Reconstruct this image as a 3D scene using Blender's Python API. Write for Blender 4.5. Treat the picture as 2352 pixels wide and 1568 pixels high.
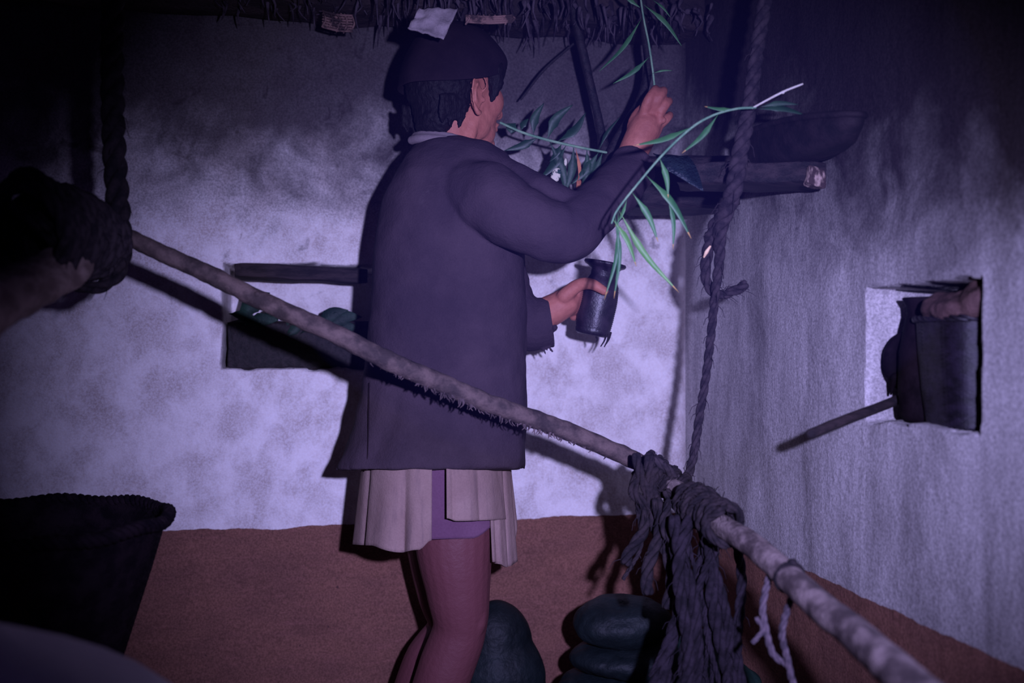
import bpy, bmesh, math, random
from mathutils import Vector, Matrix, noise

# ------------------------------------------------------------------ clearing
for o in list(bpy.data.objects): bpy.data.objects.remove(o)
S = bpy.context.scene
COL = S.collection
random.seed(7)

# ------------------------------------------------------------------ camera
W, H, FPX = 2352.0, 1568.0, 2287.0
YAW = math.radians(11.7)
CZ = 1.0
Fw = Vector((math.sin(YAW), math.cos(YAW), 0)); Rt = Vector((math.cos(YAW), -math.sin(YAW), 0)); Up = Vector((0, 0, 1))
cam_d = bpy.data.cameras.new('camera'); cam = bpy.data.objects.new('camera', cam_d); COL.objects.link(cam)
cam.location = (0, 0, CZ); cam.rotation_euler = (math.radians(90), 0, -YAW)
cam_d.sensor_width = 36; cam_d.lens = 36 * FPX / W
cam_d.clip_start = 0.02
cam_d.dof.use_dof = True; cam_d.dof.focus_distance = 2.15; cam_d.dof.aperture_fstop = 2.2
S.camera = cam

# ------------------------------------------------------------------ world, flash, exposure
S.view_settings.view_transform = 'Standard'; S.view_settings.look = 'None'
S.view_settings.gamma = 1; S.view_settings.use_curve_mapping = False
S.view_settings.exposure = 0.0
wd = bpy.data.worlds.new('world'); S.world = wd; wd.use_nodes = True
bg = wd.node_tree.nodes['Background']; bg.inputs[0].default_value = (0.22, 0.12, 1.0, 1); bg.inputs[1].default_value = 0.05
fl_d = bpy.data.lights.new('flash', 'SPOT'); fl = bpy.data.objects.new('flash', fl_d); COL.objects.link(fl)
fl_d.color = (0.49, 0.455, 1.0); fl_d.energy = 300; fl_d.shadow_soft_size = 0.022
fl_d.spot_size = math.radians(61); fl_d.spot_blend = 1.0
fl.location = Vector((0, 0, CZ)) + Rt * 0.22 + Up * 0.11 - Fw * 0.02

def P(px, py, d):
    return Vector((0, 0, CZ)) + Fw * d + Rt * ((px - W / 2) / FPX * d) - Up * ((py - H / 2) / FPX * d)
aim = P(1270, 900, 2.5) - fl.location
fl.rotation_euler = aim.to_track_quat('-Z', 'Y').to_euler()
def M(px, d): return px * d / FPX          # pixels to metres at a depth

# ------------------------------------------------------------------ materials
class NT:
    def __init__(s, name):
        s.m = bpy.data.materials.new(name); s.m.use_nodes = True; s.t = s.m.node_tree; s.n = s.t.nodes; s.l = s.t.links
        s.b = s.n['Principled BSDF']; s.tc = s.n.new('ShaderNodeTexCoord').outputs['Object']
    def link(s, a, b): s.l.new(a, b)
    def mapping(s, sc=(1, 1, 1), rot=(0, 0, 0)):
        m = s.n.new('ShaderNodeMapping'); m.inputs['Scale'].default_value = sc; m.inputs['Rotation'].default_value = rot
        s.link(s.tc, m.inputs[0]); return m.outputs[0]
    def noise(s, scale, detail=4, rough=.55, sc=(1, 1, 1), dist=0, rot=(0, 0, 0)):
        n = s.n.new('ShaderNodeTexNoise'); n.inputs['Scale'].default_value = scale; n.inputs['Detail'].default_value = detail
        n.inputs['Roughness'].default_value = rough; n.inputs['Distortion'].default_value = dist
        s.link(s.mapping(sc, rot), n.inputs['Vector']); return n.outputs[0]
    def ramp(s, f, a, b, lo=0., hi=1.):
        r = s.n.new('ShaderNodeMapRange'); r.interpolation_type = 'SMOOTHSTEP'; s.link(f, r.inputs[0])
        for i, v in enumerate((a, b, lo, hi)): r.inputs[i + 1].default_value = v
        return r.outputs[0]
    def math(s, op, a, b=0.):
        m = s.n.new('ShaderNodeMath'); m.operation = op
        for i, v in enumerate((a, b)):
            if isinstance(v, (int, float)): m.inputs[i].default_value = v
            else: s.link(v, m.inputs[i])
        return m.outputs[0]
    def mix(s, f, a, b, mode='MIX'):
        m = s.n.new('ShaderNodeMix'); m.data_type = 'RGBA'; m.blend_type = mode
        for i, v in ((0, f), (6, a), (7, b)):
            if isinstance(v, (int, float)): m.inputs[i].default_value = v
            elif isinstance(v, tuple): m.inputs[i].default_value = (*v, 1)
            else: s.link(v, m.inputs[i])
        return m.outputs[2]
    def xyz(s, v=None):
        x = s.n.new('ShaderNodeSeparateXYZ'); s.link(v or s.tc, x.inputs[0]); return x.outputs
    def bump(s, h, dist=.01, st=1., nrm=None):
        b = s.n.new('ShaderNodeBump'); b.inputs['Distance'].default_value = dist; b.inputs['Strength'].default_value = st
        s.link(h, b.inputs['Height'])
        if nrm: s.link(nrm, b.inputs['Normal'])
        return b.outputs[0]
    def done(s, col, rough=.85, nrm=None, spec=.3):
        if isinstance(col, tuple): s.b.inputs['Base Color'].default_value = (*col, 1)
        else: s.link(col, s.b.inputs['Base Color'])
        if isinstance(rough, float): s.b.inputs['Roughness'].default_value = rough
        else: s.link(rough, s.b.inputs['Roughness'])
        s.b.inputs['Specular IOR Level'].default_value = spec
        if nrm: s.link(nrm, s.b.inputs['Normal'])
        return s.m

def simple(name, c1, c2, scale=20, sc=(1, 1, 1), rough=.85, bd=.004, spec=.3, a=.35, b=.65, fine=True, rot=(0, 0, 0)):
    t = NT(name); n = t.noise(scale, 5, .6, sc, rot=rot); c = t.mix(t.ramp(n, a, b), c1, c2)
    if fine:
        f = t.noise(scale * 9, 2, .6, sc, rot=rot); c = t.mix(.5, c, t.mix(f, (.45, .45, .45), (.95, .95, .95)), 'OVERLAY')
        h = t.math('ADD', n, t.math('MULTIPLY', f, .3))
    else: h = n
    return t.done(c, rough, t.bump(h, bd), spec)

def wall_mat(name, z0, z1, soot, streak, white, clay, band=True, sootc=(.03, .02, .026)):
    t = NT(name); z = t.xyz()[2]; x = t.xyz()[0]
    big = t.noise(2.3, 5, .6, dist=.4); mid = t.noise(9, 5, .6, dist=.6); fine = t.noise(55, 4, .65)
    grain = t.noise(210, 2, .7)
    st = t.noise(13 if band == 1 else 8, 5, .62, streak, dist=.3); st2 = t.noise(38, 4, .6, streak)
    c = t.mix(t.ramp(st, .34, .66), clay, white)
    c = t.mix(t.ramp(mid, .34, .72, .0, .45), c, white)
    c = t.mix(t.ramp(st2, .52, .8, 0, .32), c, clay)
    c = t.mix(t.ramp(big, .55, .8, 0, .4), c, tuple(v * .7 for v in clay))
    # dark smudges scattered through the wash
    sm = t.noise(17, 3, .55, (1, 1, .8), dist=1.2, rot=(0, .6, 0))
    up = t.ramp(z, .95, 1.4, .0, .75)
    c = t.mix(t.math('MULTIPLY', t.ramp(sm, .60, .73), up), c, tuple(v * .35 for v in clay))
    # soot from the hearth smoke on the upper wall
    wob = t.math('ADD', t.math('MULTIPLY', t.math('SUBTRACT', big, .5), .7), t.math('MULTIPLY', t.math('SUBTRACT', mid, .5), .34))
    if band == 2: z_ = t.math('SUBTRACT', z, t.math('MULTIPLY', t.math('SUBTRACT', t.xyz()[1], 1.6), .3))   # smoke reached lower near the hearth
    else: z_ = z
    zz = t.math('ADD', z_, t.math('ADD', wob, t.math('MULTIPLY', t.math('SUBTRACT', st, .5), .22)))
    c = t.mix(t.ramp(zz, z0, z1, 0, soot), c, sootc)
    if band:
        e = t.math('ADD', z, t.math('MULTIPLY', t.math('SUBTRACT', t.noise(7, 4, .6), .5), .03))
        k = t.ramp(e, .536, .5385, 1, 0)
        bc = t.mix(t.ramp(t.noise(6, 5, .6, (1, 1, 2)), .3, .7), (.215, .098, .07), (.165, .076, .058))
        bc = t.mix(t.ramp(t.noise(30, 4, .6, (.4, .4, 3)), .5, .85, 0, .5), bc, (.28, .12, .10))
        bc = t.mix(t.ramp(t.noise(46, 2, .5), .74, .78, 0, .8), bc, (.06, .03, .03))
        c = t.mix(k, c, bc)
    c = t.mix(.55, c, t.mix(t.ramp(grain, .25, .75), (.22, .22, .22), (.80, .80, .80)), 'OVERLAY')
    h = t.math('ADD', t.math('ADD', t.math('MULTIPLY', mid, .6), t.math('MULTIPLY', st, .55)), t.math('MULTIPLY', fine, .22))
    return t.done(c, .9, t.bump(h, .010, .75), .15)

m_wall_b = wall_mat('whitewashed_mud', 1.17, 1.58, .93, (1, 1, .8), (.88, .83, .79), (.58, .52, .49), 1)
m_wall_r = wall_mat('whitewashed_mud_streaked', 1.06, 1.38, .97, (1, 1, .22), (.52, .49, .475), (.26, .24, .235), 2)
m_floor = simple('mud_floor', (.12, .06, .045), (.2, .1, .07), 6)
m_ceil = simple('sooty_ceiling', (.02, .014, .016), (.045, .03, .03), 9, bd=.02)
m_woodblack = simple('smoked_wood', (.005, .0035, .005), (.018, .012, .014), 14, (6, 1, 6), .6, .004, .5)
m_wooddark = simple('dark_beam_wood', (.009, .006, .009), (.032, .021, .023), 10, (1, 5, 5), .8, .006)
m_plank = simple('shelf_wood', (.005, .0035, .005), (.026, .017, .019), 9, (1, 7, 7), .7, .006)
m_rawwood = simple('broken_wood', (.05, .03, .03), (.45, .33, .28), 40, (2, 2, 1), .9, .006, a=.45, b=.62)
m_pole = simple('sooty_pole', (.035, .025, .024), (.115, .08, .07), 26, (1, 1, 1), .85, .004)
m_polegrey = simple('pale_bamboo_pole', (.07, .052, .052), (.27, .21, .195), 22, (1.2, .8, 1.2), .6, .006, a=.36, b=.62)
m_log = simple('bark_log', (.2, .14, .12), (.38, .28, .24), 18, (3, 1, 3), .9, .004)
m_soot = simple('soot_fibre', (.04, .028, .03), (.14, .10, .10), 30, rough=.95)
m_rope = simple('smoked_rope', (.014, .010, .014), (.040, .029, .034), 60, rough=.9, bd=.003)
m_ropedark = simple('dark_rope', (.007, .005, .008), (.026, .018, .021), 50, rough=.9, bd=.004)
m_ropeblack = simple('tarry_cord', (.005, .003, .006), (.019, .013, .02), 50, rough=.9, bd=.004)
m_cord = simple('grey_cord', (.045, .035, .045), (.12, .09, .105), 60, rough=.9, bd=.002)
m_basket = simple('black_wicker', (.006, .0035, .007), (.018, .011, .016), 30, rough=.85, bd=.003, spec=.1)
m_wickr = simple('niche_wicker', (.005, .0035, .007), (.016, .011, .022), 40, (1, 1, 2), .5, .002, .5)
m_black = simple('black_clay', (.004, .0025, .004), (.010, .006, .009), 20, rough=.8, bd=.002, spec=.05)
m_hide = simple('brown_cloth', (.055, .028, .027), (.11, .062, .058), 22, rough=.85, bd=.006)
m_greycloth = simple('grey_rag', (.20, .17, .18), (.32, .27, .28), 25, rough=.95)
m_pale = simple('pale_cloth', (.8, .72, .72), (.9, .8, .8), 12, rough=.95, bd=.006)
m_tray = simple('tray_weave', (.005, .0035, .005), (.016, .010, .013), 30, rough=.8, bd=.004)
m_woven = simple('old_bamboo_weave', (.045, .028, .028), (.22, .13, .11), 45, rough=.85, a=.42, b=.6)
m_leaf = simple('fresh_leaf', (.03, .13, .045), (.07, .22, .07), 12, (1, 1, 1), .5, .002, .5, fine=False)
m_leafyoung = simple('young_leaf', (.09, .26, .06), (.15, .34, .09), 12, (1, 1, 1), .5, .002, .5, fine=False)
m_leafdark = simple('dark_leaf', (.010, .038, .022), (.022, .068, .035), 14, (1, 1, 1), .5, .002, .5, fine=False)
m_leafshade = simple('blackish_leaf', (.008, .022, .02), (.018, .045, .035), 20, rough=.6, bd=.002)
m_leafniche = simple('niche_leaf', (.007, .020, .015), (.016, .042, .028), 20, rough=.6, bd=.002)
m_leafdry = simple('dry_leaf', (.3, .09, .05), (.5, .2, .1), 30, rough=.8)
m_tip = simple('yellow_tip', (.34, .27, .07), (.5, .3, .12), 60, rough=.7)
m_leafbig = simple('glossy_leaf', (.010, .018, .026), (.022, .038, .045), 30, rough=.25, bd=.01, spec=.9)
m_spots = simple('mottled_husk', (.02, .06, .055), (.75, .72, .55), 90, rough=.7, a=.46, b=.56, fine=False)
m_stem = simple('green_stem', (.10, .22, .13), (.2, .33, .2), 30, rough=.6)
m_twig = simple('pale_twig', (.55, .5, .42), (.8, .75, .62), 30, rough=.6)
m_bundle = simple('leaf_wrapping', (.0025, .0048, .0058), (.007, .0125, .014), 7, rough=.6, bd=.008, spec=.25, a=.3, b=.7)
m_jar = simple('dark_bamboo_vessel', (.010, .007, .012), (.028, .019, .03), 30, rough=.42, bd=.002, spec=.6)

def cloth(name, c1, c2, weave=260, nsc=6, bd=.004):
    t = NT(name); n = t.noise(nsc, 5, .6); f = t.noise(weave, 3, .6)
    v = t.noise(60, 4, .6, (1.4, 1.4, .12))
    c = t.mix(t.ramp(n, .3, .7), c1, c2); c = t.mix(.4, c, t.mix(f, (.3, .3, .3), (.75, .75, .75)), 'OVERLAY')
    return t.done(c, .95, t.bump(t.math('ADD', t.math('MULTIPLY', n, 1.2), t.math('MULTIPLY', f, .12)), bd), .1), t, v, c
m_jacket, tj, vj, cj = cloth('charcoal_homespun', (.042, .029, .040), (.064, .044, .056), 300, 7, .009)
# chalky dust mark on the shoulder blade
dp = tj.n.new('ShaderNodeVectorMath'); dp.operation = 'DISTANCE'; tj.link(tj.tc, dp.inputs[0]); dp.inputs[1].default_value = P(968, 425, 1.80)
dust = tj.math('MULTIPLY', tj.ramp(dp.outputs['Value'], .02, .07, 1, 0), tj.ramp(tj.noise(60, 4, .7), .5, .68, 0, .5))
tj.link(tj.mix(dust, cj, (.3, .24, .26)), tj.b.inputs['Base Color'])
m_wrap, tw, vw, cw = cloth('beige_homespun', (.25, .165, .14), (.32, .22, .185), 300, 8, .005)
tw.link(tw.mix(tw.ramp(vw, .5, .7, 0, .55), cw, (.19, .13, .12)), tw.b.inputs['Base Color'])
m_under, _, _, _ = cloth('violet_underskirt', (.13, .06, .10), (.17, .085, .13))
m_shirt, _, _, _ = cloth('grey_shirt', (.2, .16, .17), (.26, .21, .22))
m_cap, _, _, _ = cloth('dark_knit', (.012, .007, .011), (.020, .012, .017), 200, 12)
def skin_mat():
    t = NT('weathered_skin'); n = t.noise(14, 5, .6); f = t.noise(90, 4, .65)
    n = t.math('ADD', t.math('MULTIPLY', n, .7), t.math('MULTIPLY', f, .3)); z = t.xyz()[2]
    c = t.mix(t.ramp(n, .3, .7), (.36, .115, .082), (.52, .19, .13))
    c = t.mix(t.ramp(z, .85, 1.1, 1, 0), c, (.14, .045, .05))          # skin colour darkens downwards, legs much darker than the face
    h = t.math('ADD', t.math('MULTIPLY', n, .8), t.math('MULTIPLY', f, .25))
    return t.done(c, .6, t.bump(h, .004, .8), .35)
m_skin = skin_mat()
def hair_mat():
    t = NT('black_hair'); n = t.noise(160, 3, .7, (1, 1, .25)); return t.done(t.mix(n, (.003, .002, .003), (.012, .008, .010)), .65, t.bump(n, .004), .2)
m_hair = hair_mat()
m_eye = simple('eye_white', (.5, .45, .42), (.6, .55, .5), 10, rough=.3)

# ------------------------------------------------------------------ object helpers
def link(name, me, mat=None, parent=None):
    o = bpy.data.objects.new(name, me); COL.objects.link(o)
    if mat is not None:
        for x in (mat if isinstance(mat, (list, tuple)) else [mat]): me.materials.append(x)
    if parent: o.parent = parent; o.matrix_parent_inverse = parent.matrix_basis.inverted()
    return o
def tag(o, label=None, cat=None, group=None, kind=None):
    if label: o['label'] = label
    if cat: o['category'] = cat
    if group: o['group'] = group
    if kind: o['kind'] = kind
    return o
def empty(name, loc, label, cat, group=None):
    o = bpy.data.objects.new(name, None); COL.objects.link(o); o.location = loc; o.empty_display_size = .05
    return tag(o, label, cat, group)

def spline(pts, n):
    pts = [Vector(p) for p in pts]
    if len(pts) == 2: return [pts[0].lerp(pts[1], i / (n - 1)) for i in range(n)]
    q = [pts[0] * 2 - pts[1]] + pts + [pts[-1] * 2 - pts[-2]]; out = []
    for i in range(n):
        t = i / (n - 1) * (len(pts) - 1); k = min(int(t), len(pts) - 2); u = t - k
        a, b, c, d = q[k:k + 4]
        out.append(.5 * ((2 * b) + (c - a) * u + (2 * a - 5 * b + 4 * c - d) * u * u + (3 * b - a - 3 * c + d) * u ** 3))
    return out
def lerpl(v, t):
    if not isinstance(v, (list, tuple)): return v
    x = t * (len(v) - 1); k = min(int(x), len(v) - 2); return v[k] + (v[k + 1] - v[k]) * (x - k)
def frames(pts):
    T = []
    for i in range(len(pts)):
        T.append((pts[min(i + 1, len(pts) - 1)] - pts[max(i - 1, 0)]).normalized())
    n = T[0].orthogonal().normalized(); out = []
    for t in T:
        n = (n - t * n.dot(t)).normalized(); out.append((t, n, t.cross(n)))
    return out

class MB:
    def __init__(s): s.v = []; s.f = []; s.mi = []
    def add(s, vs, fs, mi=0):
        b = len(s.v); s.v += [Vector(v) for v in vs]; s.f += [tuple(i + b for i in f) for f in fs]; s.mi += [mi] * len(fs)
    def tube(s, pts, r, seg=10, n=None, jit=0, mi=0, cap=True, wob=0):
        n = n or max(len(pts), 2); p = spline(pts, n); fr = frames(p); L = n - 1
        rows = []; vs = []
        def ring(c, e, f, rr, k):
            idx = []
            for j in range(seg):
                a = 2 * math.pi * j / seg; q = rr * (1 + (jit * noise.noise(Vector((math.cos(a) * 1.3, math.sin(a) * 1.3, k * .35))) if jit else 0))
                idx.append(len(vs)); vs.append(c + e * (math.cos(a) * q) + f * (math.sin(a) * q))
            rows.append(idx)
        r0, r1 = lerpl(r, 0), lerpl(r, 1)
        if cap:
            for a in (80, 55, 28):
                a = math.radians(a); ring(p[0] - fr[0][0] * r0 * math.sin(a), fr[0][1], fr[0][2], r0 * math.cos(a), 0)
        for i in range(n):
            c = p[i]
            if wob: c = c + Vector((noise.noise(c * 9), noise.noise(c * 9 + Vector((5, 0, 0))), noise.noise(c * 9 + Vector((0, 7, 0))))) * wob
            ring(c, fr[i][1], fr[i][2], lerpl(r, i / L), i)
        if cap:
            for a in (28, 55, 80):
                a = math.radians(a); ring(p[-1] + fr[-1][0] * r1 * math.sin(a), fr[-1][1], fr[-1][2], r1 * math.cos(a), n)
        fs = []
        for a, b in zip(rows, rows[1:]):
            for j in range(seg): fs.append((a[j], a[(j + 1) % seg], b[(j + 1) % seg], b[j]))
        fs.append(tuple(reversed(rows[0]))); fs.append(tuple(rows[-1]))
        s.add(vs, fs, mi); return s
    def rope(s, pts, r, n=60, twist=None, seg=6, strands=3, fuzz=0):
        p = spline(pts, n); fr = frames(p); tot = sum((p[i + 1] - p[i]).length for i in range(n - 1))
        tw = twist or tot / (lerpl(r, .5) * 9); acc = 0; ds = [0]
        for i in range(n - 1): acc += (p[i + 1] - p[i]).length; ds.append(acc / tot)
        for k in range(strands):
            q = []
            for i in range(n):
                a = 2 * math.pi * (k / strands + tw * ds[i]); rr = lerpl(r, i / (n - 1))
                q.append(p[i] + (fr[i][1] * math.cos(a) + fr[i][2] * math.sin(a)) * rr * .52)
            s.tube(q, [x * .56 for x in r] if isinstance(r, (list, tuple)) else r * .56, seg, n)
        for _ in range(fuzz):
            i = random.randrange(n); a = random.uniform(0, 6.28); rr = lerpl(r, i / (n - 1))
            d = (fr[i][1] * math.cos(a) + fr[i][2] * math.sin(a)); l = random.uniform(.006, .02)
            s.tube([p[i] + d * rr * .8, p[i] + d * (rr + l * .5) + fr[i][0] * l * .5, p[i] + d * (rr + l * .8) + fr[i][0] * l - Up * l * .4], [.0009, .0004], 4, 3)
        return s
    def ell(s, c, ax, nu=20, nv=12, mi=0):
        # ax: three half-axis vectors
        vs = [c + ax[2]]; fs = []
        for i in range(1, nv):
            th = math.pi * i / nv
            for j in range(nu):
                ph = 2 * math.pi * j / nu
                vs.append(c + ax[0] * (math.sin(th) * math.cos(ph)) + ax[1] * (math.sin(th) * math.sin(ph)) + ax[2] * math.cos(th))
        vs.append(c - ax[2]); b = len(vs) - 1
        for j in range(nu): fs.append((0, 1 + j, 1 + (j + 1) % nu)); fs.append((b, b - nu + (j + 1) % nu, b - nu + j))
        for i in range(nv - 2):
            for j in range(nu):
                a = 1 + i * nu; fs.append((a + j, a + nu + j, a + nu + (j + 1) % nu, a + (j + 1) % nu))
        s.add(vs, fs, mi); return s
    def box(s, c, ax, ay, az, jit=0, n=(6, 2, 2)):
        # subdivided box with rough faces; ax, ay, az half-axis vectors
        bm = bmesh.new(); bmesh.ops.create_cube(bm, size=2)
        bmesh.ops.bevel(bm, geom=bm.edges[:], offset=.12, segments=1, affect='EDGES', clamp_overlap=True)
        bmesh.ops.subdivide_edges(bm, edges=bm.edges[:], cuts=max(n), use_grid_fill=True)
        vs = []
        for v in bm.verts:
            q = c + ax * v.co.x + ay * v.co.y + az * v.co.z
            if jit: q = q + noise.noise_vector(q * 14) * jit
            vs.append(q)
        bm.verts.index_update(); fs = [tuple(v.index for v in f.verts) for f in bm.faces]; bm.free()
        s.add(vs, fs); return s
    def mesh(s, name='mesh'):
        me = bpy.data.meshes.new(name); me.from_pydata([tuple(v) for v in s.v], [], s.f); me.validate()
        if len(me.polygons) == len(s.mi) and any(s.mi): me.polygons.foreach_set('material_index', s.mi)
        me.polygons.foreach_set('use_smooth', [True] * len(me.polygons))
        bm = bmesh.new(); bm.from_mesh(me); bmesh.ops.recalc_face_normals(bm, faces=bm.faces[:]); bm.to_mesh(me); bm.free()
        return me
    def build(s, name, mat, parent=None): return link(name, s.mesh(name), mat, parent)
    def fused(s, name, mat, parent=None, voxel=.004, smooth=6, fac=.5, post=None):
        o = link('temporary', s.mesh(name)); r = o.modifiers.new('r', 'REMESH'); r.mode = 'VOXEL'; r.voxel_size = voxel; r.use_smooth_shade = True
        if smooth: q = o.modifiers.new('s', 'SMOOTH'); q.factor = fac; q.iterations = smooth
        dg = bpy.context.evaluated_depsgraph_get(); dg.update(); me = bpy.data.meshes.new_from_object(o.evaluated_get(dg)); me.name = name
        old = o.data; bpy.data.objects.remove(o); bpy.data.meshes.remove(old)
        if post:
            q = [post(v.co.copy(), v.normal.copy()) for v in me.vertices]
            for v, c in zip(me.vertices, q): v.co = c
        me.polygons.foreach_set('use_smooth', [True] * len(me.polygons)); me.materials.clear()
        return link(name, me, mat, parent)

def bladed(base, tip, w, bend=None, face=None, n=10, mat=None, parent=None, tipmat=None, name='leaf', curl=0):
    """one lance-shaped leaf with a folded midrib, real thickness from a solidify"""
    base, tip = Vector(base), Vector(tip); mid = base.lerp(tip, .5) + (bend or Vector((0, 0, 0)))
    p = spline([base, mid, tip], n); face = (face or (-Fw)).normalized(); vs = []; fs = []; mi = []
    for i in range(n):
        t = i / (n - 1); T = (p[min(i + 1, n - 1)] - p[max(i - 1, 0)]).normalized(); side = T.cross(face).normalized()
        prof = (math.sin(math.pi * min(t / .7, 1) * .5) if t < .35 else 1) * (1 - max(0, (t - .3) / .7) ** 1.7)
        ww = w * max(prof * (.25 + .75 * min(t / .2, 1)), .02)
        a = curl * t
        vs += [p[i] - side * ww * math.cos(a) + face * ww * (.3 + math.sin(a)), p[i], p[i] + side * ww * math.cos(a) + face * ww * .3]
    for i in range(n - 1):
        b = i * 3; fs += [(b, b + 1, b + 4, b + 3), (b + 1, b + 2, b + 5, b + 4)]; k = 1 if (tipmat and i >= n - 2) else 0; mi += [k, k]
    me = bpy.data.meshes.new(name); me.from_pydata([tuple(v) for v in vs], [], fs)
    me.polygons.foreach_set('use_smooth', [True] * len(fs)); me.polygons.foreach_set('material_index', mi)
    o = link(name, me, [mat, tipmat] if tipmat else mat, parent)
    s = o.modifiers.new('s', 'SOLIDIFY'); s.thickness = .0006
    return o

def heightfield(name, us, vs_, func, mat):
    verts = [func(u, v) for v in vs_ for u in us]; nu = len(us); fs = []
    for j in range(len(vs_) - 1):
        for i in range(nu - 1): a = j * nu + i; fs.append((a, a + 1, a + nu + 1, a + nu))
    me = bpy.data.meshes.new(name); me.from_pydata([tuple(v) for v in verts], [], fs)
    me.polygons.foreach_set('use_smooth', [True] * len(fs)); return link(name, me, mat)
def axis(a, b, step, dense=()):
    s = set(); x = a
    while x < b: s.add(round(x, 5)); x += step
    s.add(b)
    for c, w in dense:
        k = -w
        while k <= w + 1e-6: s.add(round(c + k, 5)); k += .0025
    return sorted(q for q in s if a <= q <= b)
def rect_in(x, z, x0, x1, z0, z1, e=.012):
    # 0 outside, 1 inside, steep rounded shoulder
    d = min(x - x0, x1 - x, z - z0, z1 - z); t = max(0, min(1, d / e)); return t * t * (3 - 2 * t)

# ------------------------------------------------------------------ the room
YB, XR, RC = 2.552, 0.990, 0.05
BN = (-.205, .235, .930, 1.195)            # niche in the back wall
RN = (1.315, 1.632, .858, 1.098)           # niche in the right wall (y0,y1,z0,z1)
def wob2(a, b, s=3, amp=.012): return amp * noise.noise(Vector((a * s, b * s, 3.7))) + amp * .35 * noise.noise(Vector((a * s * 3, b * s * 3, 9.1)))
def back(u, z):
    fx = XR - u; off = 0
    if fx < RC: off = RC - math.sqrt(max(0, RC * RC - (RC - fx) ** 2))
    j = .010 * noise.noise(Vector((u * 32, z * 32, 1)))
    n = rect_in(u + j, z + j, *BN) * .17
    return Vector((u, YB - off + n - wob2(u, z) * min(1, fx / .05), z))
us = axis(-2.1, XR, .02, ((BN[0], .02), (BN[1], .02), (XR - RC * .5, RC * .6))); zs = axis(-.08, 2.22, .02, ((BN[2], .02), (BN[3], .02)))
tag(heightfield('wall_back', us, zs, back, m_wall_b), 'whitewashed mud back wall with red clay dado and sooty top', 'wall', kind='structure')
def right(u, z):
    j = .010 * noise.noise(Vector((u * 32, z * 32, 5)))
    n = rect_in(u + j, z + j, *RN) * .21
    return Vector((XR + n - wob2(u, z, 3, .008) * min(1, abs(YB - RC - u) / .05), u, z))
us = axis(-1.2, YB - RC + .004, .02, ((RN[0], .02), (RN[1], .02))); zs = axis(-.08, 2.22, .02, ((RN[2], .02), (RN[3], .02)))
tag(heightfield('wall_right', us, zs, right, m_wall_r), 'streaky grey limewashed right wall with red clay foot', 'wall', kind='structure')
wl = heightfield('wall_left', axis(-1.2, YB + .01, .08), axis(-.08, 2.22, .08), lambda u, z: Vector((-2.1 + wob2(u, z), u, z)), m_wall_b)
tag(wl, 'mud wall on the left, out of view', 'wall', kind='structure')
tag(heightfield('floor', axis(-2.1, 1.25, .1), axis(-1.2, 2.8, .1), lambda u, v: Vector((u, v, -.053 + .003 * noise.noise(Vector((u * 3, v * 3, 0))))), m_floor), 'beaten mud floor', 'floor', kind='structure')
tag(heightfield('ceiling', axis(-2.1, 1.25, .06), axis(-1.2, 2.8, .06), lambda u, v: Vector((u, v, 2.2 + .03 * noise.noise(Vector((u * 6, v * 2, 0))))), m_ceil), 'low soot-blackened ceiling', 'ceiling', kind='structure')

# ------------------------------------------------------------------ person
pd = 2.0; KP = 1.10; FOOT = 1 + (-.05 - 1) / KP
person = empty('person', P(1000, 1927, 2.0) * 1.0, 'person in charcoal jacket, dark cap and short beige wrap, reaching up beside the shelf', 'person')
person.location.z = -.05
al = math.radians(42)
hf = Rt * math.cos(al) + Fw * math.sin(al); hs = Rt * math.sin(al) - Fw * math.cos(al)      # facing, and his right-hand side
HC = P(1050, 215, pd)
def hp(f, s, u): return HC + hf * f + hs * s + Up * u
body = MB()
def hel(f, s, u, a, b, c): body.ell(hp(f, s, u), (hf * a, hs * b, Up * c), 24, 16)
hel(-.006, 0, .028, .092, .073, .084)          # skull
hel(.030, 0, -.020, .062, .060, .085)          # face mass
hel(.045, 0, -.070, .044, .044, .040)          # jaw
hel(.076, 0, -.092, .018, .020, .017)          # chin
hel(.010, .038, -.060, .045, .020, .038); hel(.010, -.038, -.060, .045, .020, .038)  # jaw corners
hel(.052, .036, -.014, .034, .028, .036); hel(.052, -.036, -.014, .034, .028, .036)  # cheekbones
hel(.074, 0, .030, .022, .052, .018)           # brow
body.tube([hp(.086, 0, .020), hp(.100, 0, -.008), hp(.108, 0, -.026)], [.008, .009, .012], 10, 6)   # nose
hel(.096, .011, -.030, .009, .008, .007); hel(.096, -.011, -.030, .009, .008, .007)
hel(.090, 0, -.052, .011, .024, .006); hel(.088, 0, -.062, .012, .021, .007)         # lips
# ears, helix + lobe + tragus
for sgn in (1, -1):
    e = lambda f, u, o: hp(.002 + f * 1.3, sgn * (.074 + o), u - .024)
    body.tube([e(-.004, .004, .000), e(.004, .026, .008), e(-.008, .042, .014), e(-.024, .034, .017), e(-.028, .010, .016), e(-.022, -.014, .011), e(-.011, -.030, .006), e(-.003, -.026, .001)], [.0026, .0028, .0030, .0034, .0032, .0034, .0062, .004], 8, 26)
    body.ell(e(-.011, .004, .000), (hf * .016, hs * .0045, Up * .032), 14, 8)
    body.tube([e(-.012, .028, .008), e(-.018, .010, .009), e(-.013, -.008, .006)], [.003, .003, .003], 6, 8)
    body.ell(e(.002, -.002, .004), (hf * .004, hs * .005, Up * .006), 8, 6)
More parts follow.
